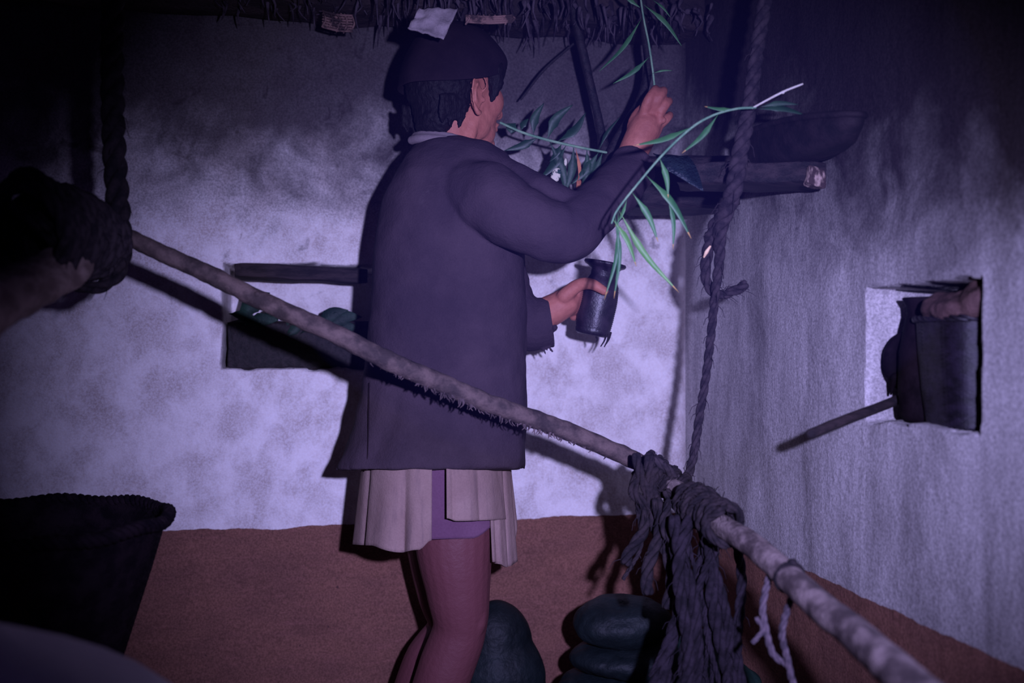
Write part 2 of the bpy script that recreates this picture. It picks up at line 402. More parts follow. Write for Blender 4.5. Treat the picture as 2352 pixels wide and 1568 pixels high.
# neck and trunk
NK = P(1035, 345, pd)
body.tube([hp(-.022, 0, -.045), NK.lerp(hp(-.02, 0, -.045), .5), NK + Up * -.02, P(1030, 420, 2.0)], [.055, .056, .062, .085], 20, 10)
body.tube([hp(.02, .045, -.02), P(1075, 335, 1.955), P(1085, 360, 1.95)], [.014, .012, .012], 8, 6)           # neck cord
def tk(px, py, d, a, b): body.ell(P(px, py, d), (Rt * a, Fw * b, Up * .16), 20, 12)
tk(1040, 500, 2.02, .13, .10); tk(1025, 700, 2.02, .13, .10); tk(1010, 900, 2.03, .14, .11); tk(1015, 1060, 2.04, .14, .11)
# legs
body.tube([P(1050, 1040, 1.98), P(1043, 1230, 1.96), P(1052, 1350, 1.96), P(1056, 1440, 1.97), P(1026, 1530, 1.98), P(988, 1640, 1.99), P(952, 1760, 2.0), Vector((P(932, 1868, 2.0).x, P(932, 1868, 2.0).y, FOOT + .06))],
          [.095, .079, .064, .053, .056, .053, .036, .034], 22, 40)
body.tube([P(1010, 1040, 2.08), P(1015, 1230, 2.11), P(1025, 1350, 2.12), P(1040, 1440, 2.12), P(990, 1520, 2.11), P(950, 1620, 2.11), P(906, 1720, 2.10), Vector((P(886, 1835, 2.10).x, P(886, 1835, 2.10).y, FOOT + .06))],
          [.092, .078, .064, .053, .058, .055, .036, .034], 22, 40)
body.tube([P(1090, 1330, 1.955), P(1095, 1420, 1.945), P(1075, 1480, 1.95)], [.012, .022, .014], 12, 8)       # kneecap and tendon
0 and body.tube([P(1005, 1380, 1.90), P(1000, 1450, 1.915), P(985, 1540, 1.93)], [.010, .010, .012], 8, 8)
ft = Rt * math.cos(math.radians(30)) + Fw * math.sin(math.radians(30)); fs_ = ft.cross(Up)
for an in (P(925, 1868, 2.0), P(882, 1835, 2.10)):
    g = Vector((an.x, an.y, FOOT))
    body.tube([g + Up * .05 - ft * .02, g + Up * .030 - ft * .045], [.034, .030], 14, 6)
    body.tube([g + Up * .07, g + Up * .048 + ft * .06, g + Up * .024 + ft * .13], [.034, .032, .024], 16, 8)
    body.ell(g + Up * .022 + ft * .10, (ft * .07, fs_ * .042, Up * .021), 16, 10)
    for k in range(5):
        o = fs_ * (.034 - k * .017); l = .185 - k * .012
        body.tube([g + o + ft * .13 + Up * .018, g + o * 1.1 + ft * l + Up * .013], [.011, .010 if k else .013], 8, 5)
# raised right hand
w0 = P(1442, 372, 2.03); w1 = P(1462, 335, 2.035)
body.tube([P(1330, 515, 1.88), P(1400, 440, 1.97), w0, w1], [.030, .032, .031, .030], 16, 14)     # forearm inside the sleeve
pc = P(1482, 288, 2.045)
ud = (P(1506, 225, 2.05) - P(1462, 340, 2.04)).normalized(); sd = Rt - ud * Rt.dot(ud); sd.normalize(); nd = ud.cross(sd)
body.ell(pc, (sd * .037, nd * .019, ud * .052), 20, 12)
body.tube([w1, P(1474, 308, 2.04)], [.031, .032], 14, 6)
def fing(b, pts, r): b.tube(pts, r, 10, 12)
fing(body, [P(1478, 262, 2.030), P(1489, 230, 2.012), P(1503, 208, 2.022), P(1505, 203, 2.052)], [.0120, .0105, .0092, .0078])     # index, pinching the stem
fing(body, [P(1496, 258, 2.035), P(1512, 226, 2.015), P(1524, 209, 2.035), P(1518, 210, 2.070)], [.0120, .0108, .0095, .0082])
fing(body, [P(1510, 268, 2.040), P(1527, 242, 2.025), P(1536, 232, 2.052), P(1526, 238, 2.082)], [.0115, .0104, .0092, .0078])
fing(body, [P(1514, 288, 2.050), P(1532, 272, 2.045), P(1538, 264, 2.070), P(1526, 270, 2.092)], [.0104, .0094, .0084, .0072])
fing(body, [P(1470, 315, 2.062), P(1470, 272, 2.078), P(1483, 236, 2.078), P(1500, 210, 2.068)], [.015, .0130, .0108, .0085])     # thumb, far side
for q in ((1488, 250), (1503, 246), (1518, 256), (1524, 276)): body.ell(P(q[0], q[1], 2.024), (sd * .0075, nd * .0075, ud * .0075), 8, 6)
for a, b in (((1472, 312), (1490, 256)), ((1480, 316), (1502, 256)), ((1488, 318), (1514, 266))): body.tube([P(a[0], a[1], 2.026), P(b[0], b[1], 2.024)], [.0032, .003], 6, 6)
body.tube([P(1452, 350, 2.035), P(1466, 322, 2.037), P(1482, 292, 2.042)], [.029, .031, .033], 18, 10)
# left hand round the jar
body.tube([P(1200, 745, 2.12), P(1268, 712, 2.13), P(1300, 694, 2.13)], [.036, .034, .031], 16, 10)
body.ell(P(1316, 686, 2.14), (Rt * .042 + Up * .010, Fw * .024, Up * .036), 20, 12)
fing(body, [P(1296, 680, 2.105), P(1328, 655, 2.095), P(1358, 652, 2.082), P(1388, 668, 2.078)], [.017, .0145, .0125, .0098])     # thumb over the near side
for k, (y, l) in enumerate(((664, 0), (684, 3), (704, 0), (722, -6))):
    fing(body, [P(1318, y + 4, 2.155), P(1348, y, 2.195), P(1380, y + 1, 2.205), P(1400 + l, y + 2, 2.188)], [.0112, .0106, .0098, .0085])
skin = body.fused('body', m_skin, person, .0032, 5, .5)
for sgn in (1, -1): MB().ell(hp(.074, sgn * .030, .008), (hf * .010, hs * .013, Up * .006), 12, 8).build('eye', m_eye, person)
# hair
hair = MB()
hair.ell(hp(-.040, 0, .010), (hf * .070, hs * .074, Up * .076), 24, 16)
hair.ell(hp(-.005, 0, .045), (hf * .090, hs * .076, Up * .045), 24, 16)
hair.ell(hp(-.040, 0, -.035), (hf * .058, hs * .062, Up * .050), 20, 14)
hair.ell(hp(-.062, .005, -.062), (hf * .034, hs * .048, Up * .038), 18, 12)
for sgn in (1, -1):
    hair.ell(hp(.040, sgn * .052, .048), (hf * .040, hs * .026, Up * .030), 18, 12)
    hair.tube([hp(.038, sgn * .066, .040), hp(.042, sgn * .067, .012), hp(.036, sgn * .066, -.020)], [.022, .018, .004], 10, 8)
    hair.tube([hp(.060, sgn * .055, .045), hp(.066, sgn * .054, .020)], [.016, .005], 8, 6)
    for k in range(9):
        f0 = -.030 - k * .007; hair.tube([hp(f0, sgn * .062, -.03), hp(f0 - .003, sgn * .060, -.062), hp(f0 - .006 + .004 * (k % 3), sgn * .054, -.080 - .008 * (k % 2))], [.006, .004, .001], 6, 6)
hair.fused('hair', m_hair, person, .003, 3, .5, post=lambda c, n: c + n * .003 * noise.noise(c * 120))
# cap
cap = MB(); CC = hp(-.010, 0, .047)
nu, nv = 44, 18; vs = []
for i in range(nv + 1):
    t = i / nv
    for j in range(nu):
        a = 2 * math.pi * j / nu; fz = math.cos(a)
        low = -.026 + .034 * fz + .010 * math.cos(2 * a)
        th = t * math.pi / 2; base = math.cos(th) ** .72; zz = low + (.088 - low) * math.sin(th) ** 1.15
        bulge = 1 + .03 * math.sin(t * 9) * (1 - t) + .05 * noise.noise(Vector((math.cos(a) * 2, math.sin(a) * 2, t * 3)))
        if i == 0: bulge *= 1.03
        vs.append(CC + hf * (.112 * base * fz * bulge) + hs * (.090 * base * math.sin(a) * bulge) + Up * zz)
fs = [(i * nu + j, i * nu + (j + 1) % nu, (i + 1) * nu + (j + 1) % nu, (i + 1) * nu + j) for i in range(nv) for j in range(nu)]
cap.add(vs, fs); co = cap.build('cap', m_cap, person); s_ = co.modifiers.new('s', 'SOLIDIFY'); s_.thickness = .004; s_.offset = 1
s_ = co.modifiers.new('sub', 'SUBSURF'); s_.levels = s_.render_levels = 1
# shirt collar
sc = MB(); rim = []
for k in range(15):
    a = math.radians(-150 + k * 21); rim.append(NK + Up * .012 + Rt * (-.014 + .062 * math.cos(a)) + Fw * (.062 * math.sin(a) - .004) + Up * (.010 * math.cos(a + 2.6)))
sc.tube(rim, .0075, 8, 50); sc.tube([r - Up * .012 + (r - NK) * .1 for r in rim], .009, 8, 50)
sc.fused('shirt_collar', m_shirt, person, .0025, 4)

# jacket: lofted torso with sleeves, fused into one garment
lev = [  # y, left, right, depth centre, depth radius
    (318, 985, 1080, 2.0, .045), (326, 968, 1108, 1.995, .066), (342, 950, 1148, 1.99, .085), (368, 932, 1172, 1.985, .10), (410, 908, 1185, 1.98, .115), (460, 886, 1190, 1.98, .125),
    (540, 868, 1196, 1.98, .13), (620, 860, 1204, 1.985, .13), (720, 852, 1209, 1.99, .13), (820, 843, 1211, 1.99, .133), (900, 832, 1212, 1.995, .138),
    (980, 815, 1211, 2.0, .145), (1040, 791, 1207, 2.0, .15), (1078, 775, 1204, 2.0, .153)]
jk = MB(); seg = 72; rows = 70; vs = []
for i in range(rows):
    t = i / (rows - 1); y = 318 + (1078 - 318) * t
    k = max(j for j in range(len(lev) - 1) if lev[j][0] <= y); a, b = lev[k], lev[k + 1]; u = (y - a[0]) / (b[0] - a[0])
    l, r, dc, db = [a[q] + (b[q] - a[q]) * u for q in (1, 2, 3, 4)]
    for j in range(seg):
        ph = 2 * math.pi * j / seg; c, s_ = math.cos(ph), math.sin(ph)
        cx = math.copysign(abs(c) ** .82, c); sx = math.copysign(abs(s_) ** .82, s_)
        hemf = max(0, (t - .45) / .55)
        fold = 1 + .028 * hemf * math.sin(ph * 7 + 1.3 * math.sin(ph * 2)) + .012 * hemf * math.sin(ph * 13)
        dpt = dc + db * sx * fold; px = (l + r) / 2 + (r - l) / 2 * cx * (1 + .3 * (fold - 1))
        hem = (-14 * math.exp(-((px - 1120) / 45) ** 2) if (i > rows - 6 and s_ < 0) else 0)
        yy = y + hem
        if dpt < 2.0 and t > .5: yy = 784 + (yy - 784) * (1 - .95 * (1 - dpt / 2.0) * (t - .5) * 2)      # the hem rides up over the seat
        vs.append(P(px, yy, 2.0) + Fw * (dpt - 2.0))
fs = [(i * seg + j, i * seg + (j + 1) % seg, (i + 1) * seg + (j + 1) % seg, (i + 1) * seg + j) for i in range(rows - 1) for j in range(seg)]
fs += [tuple(range(seg)), tuple(reversed(range((rows - 1) * seg, rows * seg)))]
jk.add(vs, fs)
jk.tube([P(1050, 425, 1.93), P(1120, 455, 1.875), P(1190, 500, 1.85), P(1262, 530, 1.85), P(1306, 532, 1.862), P(1360, 484, 1.90), P(1412, 438, 1.96), P(1448, 392, 2.01)],
        [.060, .068, .062, .058, .056, .052, .050, .046], 26, 50, jit=.05)
jk.tube([P(1160, 385, 1.93), P(1245, 440, 1.88), P(1320, 470, 1.885)], [.020, .034, .026], 16, 16)
jk.tube([P(1448, 392, 2.01), P(1455, 384, 2.02)], [.050, .050], 26, 6, cap=False)
def cushion(c, n):
    q = .0030 * noise.noise(c * 26) + .0045 * noise.noise(c * 11 + Vector((3, 1, 0)))
    return c + n * q
jacket = jk.fused('jacket', m_jacket, person, .0042, 5, .5, post=cushion)
# left sleeve, with frayed cuff
sl = MB()
sl.tube([P(1120, 560, 2.12), P(1150, 680, 2.14), P(1205, 742, 2.13), P(1250, 742, 2.13), P(1266, 740, 2.13)], [.075, .068, .058, .054, .053], 26, 34, jit=.06, cap=False)
for k in range(3): sl.tube([P(1244 + k * 9, 797, 2.11), P(1248 + k * 10, 805, 2.11), P(1256 + k * 10, 816 - k, 2.11)], [.003, .0014], 6, 5)
sl.ell(P(1272, 752, 2.12), (Rt * .009, Fw * .01, Up * .009), 10, 6)
sl.fused('sleeve', m_jacket, person, .003, 2, .5)
# seam / side slit of the jacket
sm = MB(); sm.tube([P(848, 880, 1.90), P(846, 980, 1.885), P(843, 1078, 1.875)], .0013, 6, 14)

# cloth wraps below the jacket
def panel(name, mat, a0, a1, ytop, hemf, cxf, cdepth, aw, bw, seed, fold=.03, nf=9, parent=person, thick=.004):
    n, m = 54, 30; vs = []
    for i in range(m + 1):
        t = i / m
        for j in range(n + 1):
            s = j / n; ph = math.radians(a0 + (a1 - a0) * s); yb = hemf(s); y = ytop + (yb - ytop) * t
            q_ = math.sin(s * nf * 2 + seed + .8 * math.sin(s * 5)); fo = 1 + fold * (.35 + .65 * t) * (1 - 2.2 * (1 - abs(q_)) ** 2.5 if nf > 3 else q_) + .25 * fold * t * math.sin(s * nf * 5 + seed)
            fl = 1 + .10 * t
            px = cxf + aw * math.cos(ph) * fo * fl; d = cdepth + bw * math.sin(ph) * fo * fl
            vs.append(P(px, 784 + (y - 784) * min(1, d / cdepth), cdepth) + Fw * (d - cdepth))
    fs = [(i * (n + 1) + j, i * (n + 1) + j + 1, (i + 1) * (n + 1) + j + 1, (i + 1) * (n + 1) + j) for i in range(m) for j in range(n)]
    b = MB(); b.add(vs, fs); o = b.build(name, mat, parent); s_ = o.modifiers.new('s', 'SOLIDIFY'); s_.thickness = thick; s_.offset = 0
    return o
def H_(pts):
    def f(s):
        for (s0, y0), (s1, y1) in zip(pts, pts[1:]):
            if s <= s1: u = (s - s0) / (s1 - s0); u = u * u * (3 - 2 * u); return y0 + (y1 - y0) * u
        return pts[-1][1]
    return f
o = panel('underskirt', m_under, 150, 390, 1035, H_([(0, 1225), (.35, 1240), (.62, 1236), (.75, 1200), (1, 1185)]), 1018, 2.0, 130, .118, 1.1, .015, 7); o['label'] = 'violet underskirt'
o = panel('back_wrap', m_wrap, 168, 272, 1035, H_([(0, 1188), (.06, 1195), (.13, 1240), (.24, 1250), (.55, 1252), (.78, 1268), (.92, 1262), (1, 1240)]), 1000, 2.0, 160, .142, .4, .050, 6); o['label'] = 'beige striped back panel of the wrap'
o = panel('far_wrap', m_wrap, 170, 20, 1035, H_([(0, 1190), (.5, 1230), (1, 1240)]), 1000, 2.0, 160, .130, 2.0, .03, 8); o['label'] = 'beige far side of the wrap'
o = panel('front_flap', m_wrap, 279, 346, 1035, H_([(0, 1190), (.12, 1196), (1, 1192)]), 1014, 2.0, 138, .148, 2.2, .018, 4); o['label'] = 'short beige front flap with turned hem'
o = panel('trailing_end', m_wrap, 312, 372, 1035, H_([(0, 1290), (.3, 1302), (.75, 1285), (1, 1180)]), 1028, 2.01, 138, .126, 5.0, .05, 5); o['label'] = 'longer beige cloth end hanging at the side'

# ------------------------------------------------------------------ jar in the left hand
jar = empty('jar', P(1362, 772, 2.14), 'small dark ribbed jar with flared rim held in the lowered left hand', 'jar')
ax0 = P(1359, 770, 2.14); ax1 = P(1391, 602, 2.135); aD = (ax1 - ax0); L = aD.length; aD.normalize(); aX = aD.orthogonal().normalized(); aY = aD.cross(aX)
prof = [(0, .0), (0, .030), (.006, .0360), (.02, .0372)]
for k in range(36): t = k / 35; prof.append((.024 + t * .075, .0385 + .0025 * math.sin(t * math.pi) + .0007 * math.sin(k * math.pi)))
for k in range(28): t = k / 27; prof.append((.024 + t * .070, .0385 + .0030 * math.sin(t * 2.6) + (.0009 if k % 2 else -.0003)))
prof = [(0, 0), (0, .030), (.004, .0370), (.012, .0378)] + [(.016 + k / 40 * .085, .0372 + .0038 * math.sin(k / 40 * 2.8) + (.0008 if k % 2 else -.0004)) for k in range(41)]
prof += [(.108, .0375), (.118, .0325), (.126, .0285), (.134, .0275), (.141, .0290), (.147, .036), (.150, .043), (.154, .0455), (.158, .044), (.158, .034), (.150, .028), (.10, .028), (.02, .030), (.015, 0)]
jm = MB(); sg = 40; vs = []
for h, r in prof:
    for j in range(sg):
        a = 2 * math.pi * j / sg; rr = r * (1 + .03 * noise.noise(Vector((math.cos(a) * 2, math.sin(a) * 2, h * 30))))
        vs.append(ax0 + aD * (h * L / .158) + (aX * math.cos(a) + aY * math.sin(a)) * rr)
fs = [(i * sg + j, i * sg + (j + 1) % sg, (i + 1) * sg + (j + 1) % sg, (i + 1) * sg + j) for i in range(len(prof) - 1) for j in range(sg)]
jm.add(vs, fs); jm.build('vessel', m_jar, jar)
fr = MB()
for (x, y, x2, y2) in ((1392, 770, 1380, 795), (1398, 768, 1388, 796), (1403, 764, 1392, 790), (1370, 774, 1370, 784)):
    fr.tube([P(x, y, 2.105), P((x + x2) / 2 + 2, (y + y2) / 2, 2.105), P(x2, y2, 2.105)], [.0022, .0012], 6, 6)
fr.build('fringe', m_ropedark, jar)

# ------------------------------------------------------------------ hanging rack: poles, log, ropes
pole = empty('wooden_pole', P(870, 800, 1.76), 'long thin sooty pole slanting across the picture in front of the man', 'pole')
pp = [(205, 508, 1.75), (330, 560, 1.76), (520, 652, 1.78), (700, 738, 1.805), (900, 830, 1.83), (1100, 915, 1.89), (1300, 990, 1.95), (1480, 1068, 1.98), (1590, 1135, 1.92), (1660, 1185, 1.84)]
pb = MB(); pb.tube([P(*q) for q in pp], [.0150, .0155, .0165, .0175, .018, .018, .018, .018, .018, .014], 16, 200, jit=.16, wob=.004); pb.build('shaft', m_pole, pole)
pf = MB(); ps = spline([P(*q) for q in pp], 300)
for k in range(170):
    i = int(random.triangular(120, 222, 172)); p = ps[i]; l = random.uniform(.003, .013) * (1.3 if 140 < i < 190 else 1)
    a = random.uniform(-.9, .9); o = p - Up * (.012 + random.uniform(0, .003)) + Fw * math.sin(a) * .013
    pf.tube([o, o - Up * l * .5 + Rt * random.uniform(-.003, .003), o - Up * l + Rt * random.uniform(-.006, .006)], [random.uniform(.0016, .004), .0007], 5, 4)
fb = pf.build('soot_fringe', m_soot, pole); fb['kind'] = 'stuff'; fb['label'] = 'clumps of soot hanging from the underside'
for (x, y) in ((672, 716), (935, 838), (1230, 962), (600, 690)): 
    q = min(ps, key=lambda v: (v - P(x, y, 1.85)).length); MB().ell(q + Up * .008 - Fw * .011, (Rt * .007, Fw * .006, Up * .006), 8, 6).build('knot', m_pole, pole)

bam = empty('bamboo_pole', P(1900, 1400, 1.3), 'thick pale bamboo pole running forward to the lower right corner', 'pole')
bp = [(1530, 1098, 1.95), (1620, 1180, 1.80), (1740, 1262, 1.60), (1835, 1345, 1.46), (1960, 1452, 1.27), (2080, 1556, 1.10), (2200, 1680, .95)]
bb = MB(); bb.tube([P(*q) for q in bp], [.017, .020, .0205, .0215, .0222, .023, .0235], 20, 120, jit=.05, wob=.004)
bps = spline([P(*q) for q in bp], 100)
bb.build('culm', m_polegrey, bam)
nb = MB(); q = min(bps, key=lambda v: (v - P(1815, 1328, 1.49)).length); i = bps.index(q)
nb.tube([bps[i - 1], bps[i], bps[i + 1]], [.022, .026, .022], 18, 7); nb.ell(q + Up * .022 + Rt * .004, (Rt * .008, Fw * .008, Up * .007), 10, 6)
nb.build('node', m_ropedark, bam)

log = MB(); log.tube([P(215, 560, 1.690), P(150, 612, 1.570), P(40, 668, 1.390), P(-160, 780, 1.020), P(-300, 860, 0.870)], [.034, .036, .037, .037, .037], 22, 60, jit=.12, wob=.004)
tag(log.build('log', m_log), 'grey-brown log running forward off the left edge, tied under the rope coil', 'log')

lr = MB(); lr.rope([P(258, -330, 1.770), P(260, -60, 1.755), P(258, 150, 1.750), P(262, 330, 1.745), P(271, 470, 1.740), P(276, 560, 1.735), P(268, 622, 1.730), P(236, 655, 1.720), P(190, 660, 1.710), P(150, 640, 1.730), P(135, 590, 1.750)],
                   [.0195, .0195, .0195, .0195, .0195, .019, .013, .0095, .0095, .0095], 150, seg=10, twist=8, fuzz=60)
tag(lr.build('hanging_rope', m_ropedark), 'thick dark rope hanging straight down at the left, looping under the coil', 'rope')

coil = MB()
c0, c1 = P(60, 560, 1.490), P(225, 530, 1.710); cd = (c1 - c0).normalized(); cu = (Up - cd * Up.dot(cd)).normalized(); cw_ = cd.cross(cu)
for k in range(11):
    t = k / 10; c = c0.lerp(c1, t) + cu * (.018 - .03 * t) ; R1 = .078 - .030 * t + random.uniform(-.014, .016); R2 = .060 - .012 * t; tl = random.uniform(-.25, .25)
    coil.rope([c + cu * (R1 * math.cos(a)) + cw_ * (R2 * math.sin(a)) + cd * (tl * .04 * math.cos(a) + (a / 6.28) * .018) for a in [j * 2 * math.pi / 12 for j in range(13)]], random.uniform(.009, .0125), 44, seg=7, fuzz=12)
for k in range(6):
    a = random.uniform(0, 6); coil.rope([P(30 + 30 * k, 470 + 12 * k, 1.47 + .03 * k), P(110 + 22 * k, 520 + random.uniform(-20, 40), 1.49 + .03 * k), P(190 + 12 * k, 500 + 25 * k, 1.74), P(235, 600 - 8 * k, 1.80)], .010, 40, seg=7, fuzz=10)
tag(coil.build('rope_coil', m_rope), 'big tangled coil of old rope binding pole and log at the left edge', 'rope coil')

rr = MB(); rr.rope([P(1790, -300, 1.85), P(1757, 0, 1.86), P(1738, 120, 1.86), P(1722, 240, 1.86), P(1700, 350, 1.86), P(1684, 440, 1.865), P(1655, 520, 1.90), P(1652, 600, 1.92), P(1643, 670, 1.94), P(1636, 740, 1.95), P(1622, 860, 1.96), P(1606, 960, 1.96), P(1592, 1050, 1.96), P(1576, 1098, 1.95), P(1556, 1100, 1.93), P(1528, 1075, 1.91), P(1500, 1055, 1.90)],
                   [.0135, .0135, .0135, .0145, .0165, .016, .010, .009, .0085, .0085, .0085, .009, .0095, .0095, .0095], 220, seg=9, fuzz=70)
tag(rr.build('hanging_rope', m_rope), 'long dark rope hanging before the corner down to the pole lashing at the right', 'rope')
lp = MB(); lp.rope([P(1668, 470, 1.885), P(1640, 520, 1.91), P(1626, 575, 1.94), P(1620, 630, 1.955), P(1634, 668, 1.96), P(1662, 676, 1.955), P(1690, 666, 1.95), P(1712, 654, 1.945)], [.010, .012, .0115, .010, .009, .0085, .010, .010], 70, seg=8, fuzz=40)
tag(lp.build('rope_end', m_rope), 'short frayed rope end looped beside the long rope, its stub sticking out to the right', 'rope')
gl = MB(); gl.tube([P(1617, 590, 1.930), P(1623, 578, 1.925), P(1631, 566, 1.922)], [.002, .0042, .002], 8, 8)  # orange glint on the rope, imitated by a small bright-coloured piece
tag(gl.build('rope_glint', simple('orange_glint', (.85, .42, .25), (.95, .6, .35), 20)), 'tiny orange scrap of straw caught on the frayed rope', 'straw')

lash = MB()
for k in range(9):
    x, y, d = 1478 + k * 11, 1066 + k * 8, 1.975 - k * .006; c = P(x, y, d); tdir = (P(1600, 1140, 1.88) - P(1480, 1068, 1.92)).normalized(); e1 = (Up - tdir * Up.dot(tdir)).normalized(); e2 = tdir.cross(e1)
    R = .026 + random.uniform(-.002, .006); sk = random.uniform(-.3, .3)
    lash.rope([c + e1 * (R * math.cos(a)) + e2 * (R * math.sin(a)) + tdir * (.02 * sk * math.cos(a)) for a in [j * 2 * math.pi / 10 for j in range(11)]], .007, 34, seg=6, fuzz=6)
for (a, b, c, r) in (((1460, 1045), (1478, 1110), (1520, 1190), .009), ((1490, 1050), (1500, 1130), (1548, 1215), .010), ((1510, 1080), (1490, 1140), (1510, 1200), .011), ((1470, 1085), (1455, 1130), (1500, 1175), .010), ((1530, 1130), (1560, 1170), (1556, 1240), .009)):
    lash.rope([P(*a, 1.89), P(*b, 1.88), P(*c, 1.88)], r, 40, seg=7, fuzz=12)
tag(lash.build('rope_lashing', m_ropedark), 'tight rope lashing where the thin pole meets the bamboo pole', 'lashing')
l2 = MB()
for k in range(8):
    x, y, d = 1590 + k * 11, 1150 + k * 8, 1.82 - k * .017; c = P(x, y, d); R = .027 + random.uniform(-.002, .007); tdir = (P(1740, 1262, 1.60) - P(1620, 1180, 1.78)).normalized(); e1 = (Up - tdir * Up.dot(tdir)).normalized(); e2 = tdir.cross(e1)
    l2.rope([c + e1 * (R * math.cos(a)) + e2 * (R * math.sin(a)) + tdir * (random.uniform(-.01, .01)) for a in [j * 2 * math.pi / 10 for j in range(11)]], .0075, 34, seg=6, fuzz=14)
tag(l2.build('rope_binding', m_ropedark), 'fuzzy dark rope binding wound round the upper bamboo pole', 'binding')
def strands(seed, x0, x1, y0, y1, d, spread, n, r, wav, mb):
    random.seed(seed)
    for k in range(n):
        x = x0 + (x1 - x0) * random.random(); dd = d + random.uniform(-.03, .03); pts = []; dx = random.uniform(-spread, spread); ye = random.uniform(y1 * .9, y1)
        ph = random.uniform(0, 6)
        for q in range(7): t = q / 6; pts.append(P(x + dx * t + wav * math.sin(t * 5 + ph), y0 + (ye - y0) * t, dd - .04 * t))
        mb.rope(pts, r * random.uniform(.35, 1.5), 46, seg=5, fuzz=8)
hb = MB(); strands(3, 1545, 1660, 1190, 1720, 1.80, 75, 17, .009, 24, hb)
tag(hb.build('rag_bundle', m_ropeblack), 'thick bunch of dark frayed cords hanging under the pole knot', 'cord bundle')
hb = MB(); strands(5, 1475, 1530, 1150, 1400, 1.87, 40, 5, .008, 16, hb)
tag(hb.build('frayed_cords', m_ropedark), 'few wavy frayed cords hanging left of the thick dark bunch', 'cord bundle')
random.seed(11)
cl = MB(); cl.rope([P(1768, 1318, 1.54), P(1752, 1390, 1.53), P(1758, 1440, 1.53), P(1775, 1500, 1.53), P(1805, 1525, 1.53)], .0055, 60, seg=6)
cl.rope([P(1830, 1345, 1.48), P(1808, 1400, 1.50), P(1796, 1455, 1.51), P(1808, 1510, 1.52), P(1822, 1570, 1.52), P(1850, 1640, 1.52)], .0055, 60, seg=6)
cl.rope([P(1738, 1420, 1.53), P(1752, 1445, 1.53), P(1730, 1475, 1.53)], .004, 20, seg=5)
tag(cl.build('cord_loop', m_cord), 'pale thin cord hanging in a loop under the bamboo pole', 'cord')

# ------------------------------------------------------------------ conical basket, lower left
BC = P(60, 1130, 1.74); BC.z = -.05
bk = empty('conical_basket', BC, 'large black conical carrying basket cut by the left edge', 'basket')
def weave(c, prof, sg, amp, name, mat, parent, rowsn=70, sq=1, ax=(Vector((1, 0, 0)), Vector((0, 1, 0)))):
    vs = []; n = rowsn
    for i in range(n + 1):
        t = i / n; x = t * (len(prof) - 1); k = min(int(x), len(prof) - 2); u = x - k
        r = prof[k][0] + (prof[k + 1][0] - prof[k][0]) * u; z = prof[k][1] + (prof[k + 1][1] - prof[k][1]) * u
        for j in range(sg):
            a = 2 * math.pi * j / sg; w = amp * (1 if (j // 2 + i) % 2 else -1) * .5
            ca, sa = math.cos(a), math.sin(a)
            if sq != 1: ca = math.copysign(abs(ca) ** sq, ca); sa = math.copysign(abs(sa) ** sq, sa)
            vs.append(c + ax[0] * ((r + w) * ca) + ax[1] * ((r + w) * sa) + Up * z)
    fs = [(i * sg + j, i * sg + (j + 1) % sg, (i + 1) * sg + (j + 1) % sg, (i + 1) * sg + j) for i in range(n) for j in range(sg)] + [tuple(range(sg))]
    b = MB(); b.add(vs, fs); o = b.build(name, mat, parent); m = o.modifiers.new('s', 'SOLIDIFY'); m.thickness = .006; return o
weave(BC, [(.045, .0), (.075, .15), (.125, .38), (.168, .52), (.205, .64), (.232, .735)], 120, .004, 'woven_side', m_basket, bk, 90)
rm = MB()
ring = [BC + Vector((math.cos(a) * .236, math.sin(a) * .236, .735 + .003 * math.sin(a * 9))) for a in [2 * math.pi * j / 48 for j in range(49)]]
rm.rope(ring, .0125, 260, twist=34, seg=7, fuzz=14); rm.build('rim', m_basket, bk)

# ------------------------------------------------------------------ leaf bundles at the bottom
def lump(name, parts, label, fold=.012, mat=m_bundle, floor=True):
    b = MB()
    for (x, y, d, rx, ry) in parts: b.ell(P(x, y, d), (Rt * M(rx, d), Fw * M(rx, d) * .8, Up * M(ry, d)), 28, 18)
    def post(c, n):
        return c + n * (fold * noise.noise(c * 9) + fold * .5 * abs(noise.noise(c * 24)))
    o = b.fused(name, mat, None, .006, 6, .5, post=post); tag(o, label, 'leaf bundle'); return o
D1 = 2.455
lump('leaf_bundle', [(1138, 1478, D1, 84, 98), (1146, 1560, D1, 108, 120), (1150, 1660, D1, 110, 120)], 'smooth dark blue-green leaf bundle behind the knee', .006)
D2 = 2.30
lump('leaf_bundle', [(1420, 1432, D2, 104, 60), (1450, 1424, D2, 96, 56)], 'rounded dark leaf bundle, topmost of the stack below the pole knot', .010)
lump('leaf_bundle', [(1420, 1512, D2, 114, 42), (1480, 1512, D2, 110, 42)], 'middle dark leaf bundle of the stack, under the rounded one', .012)
lump('leaf_bundle', [(1400, 1610, D2, 130, 78), (1500, 1630, D2, 130, 85), (1450, 1720, D2, 150, 90)], 'lowest and widest dark leaf bundle of the stack, at the bottom edge', .018)
lump('leaf_bundle', [(1600, 1520, 2.20, 75, 75), (1660, 1590, 2.15, 90, 70), (1620, 1690, 2.15, 120, 100)], 'black leaf bundle in the corner, half hidden by hanging cords', .018, m_leafshade)

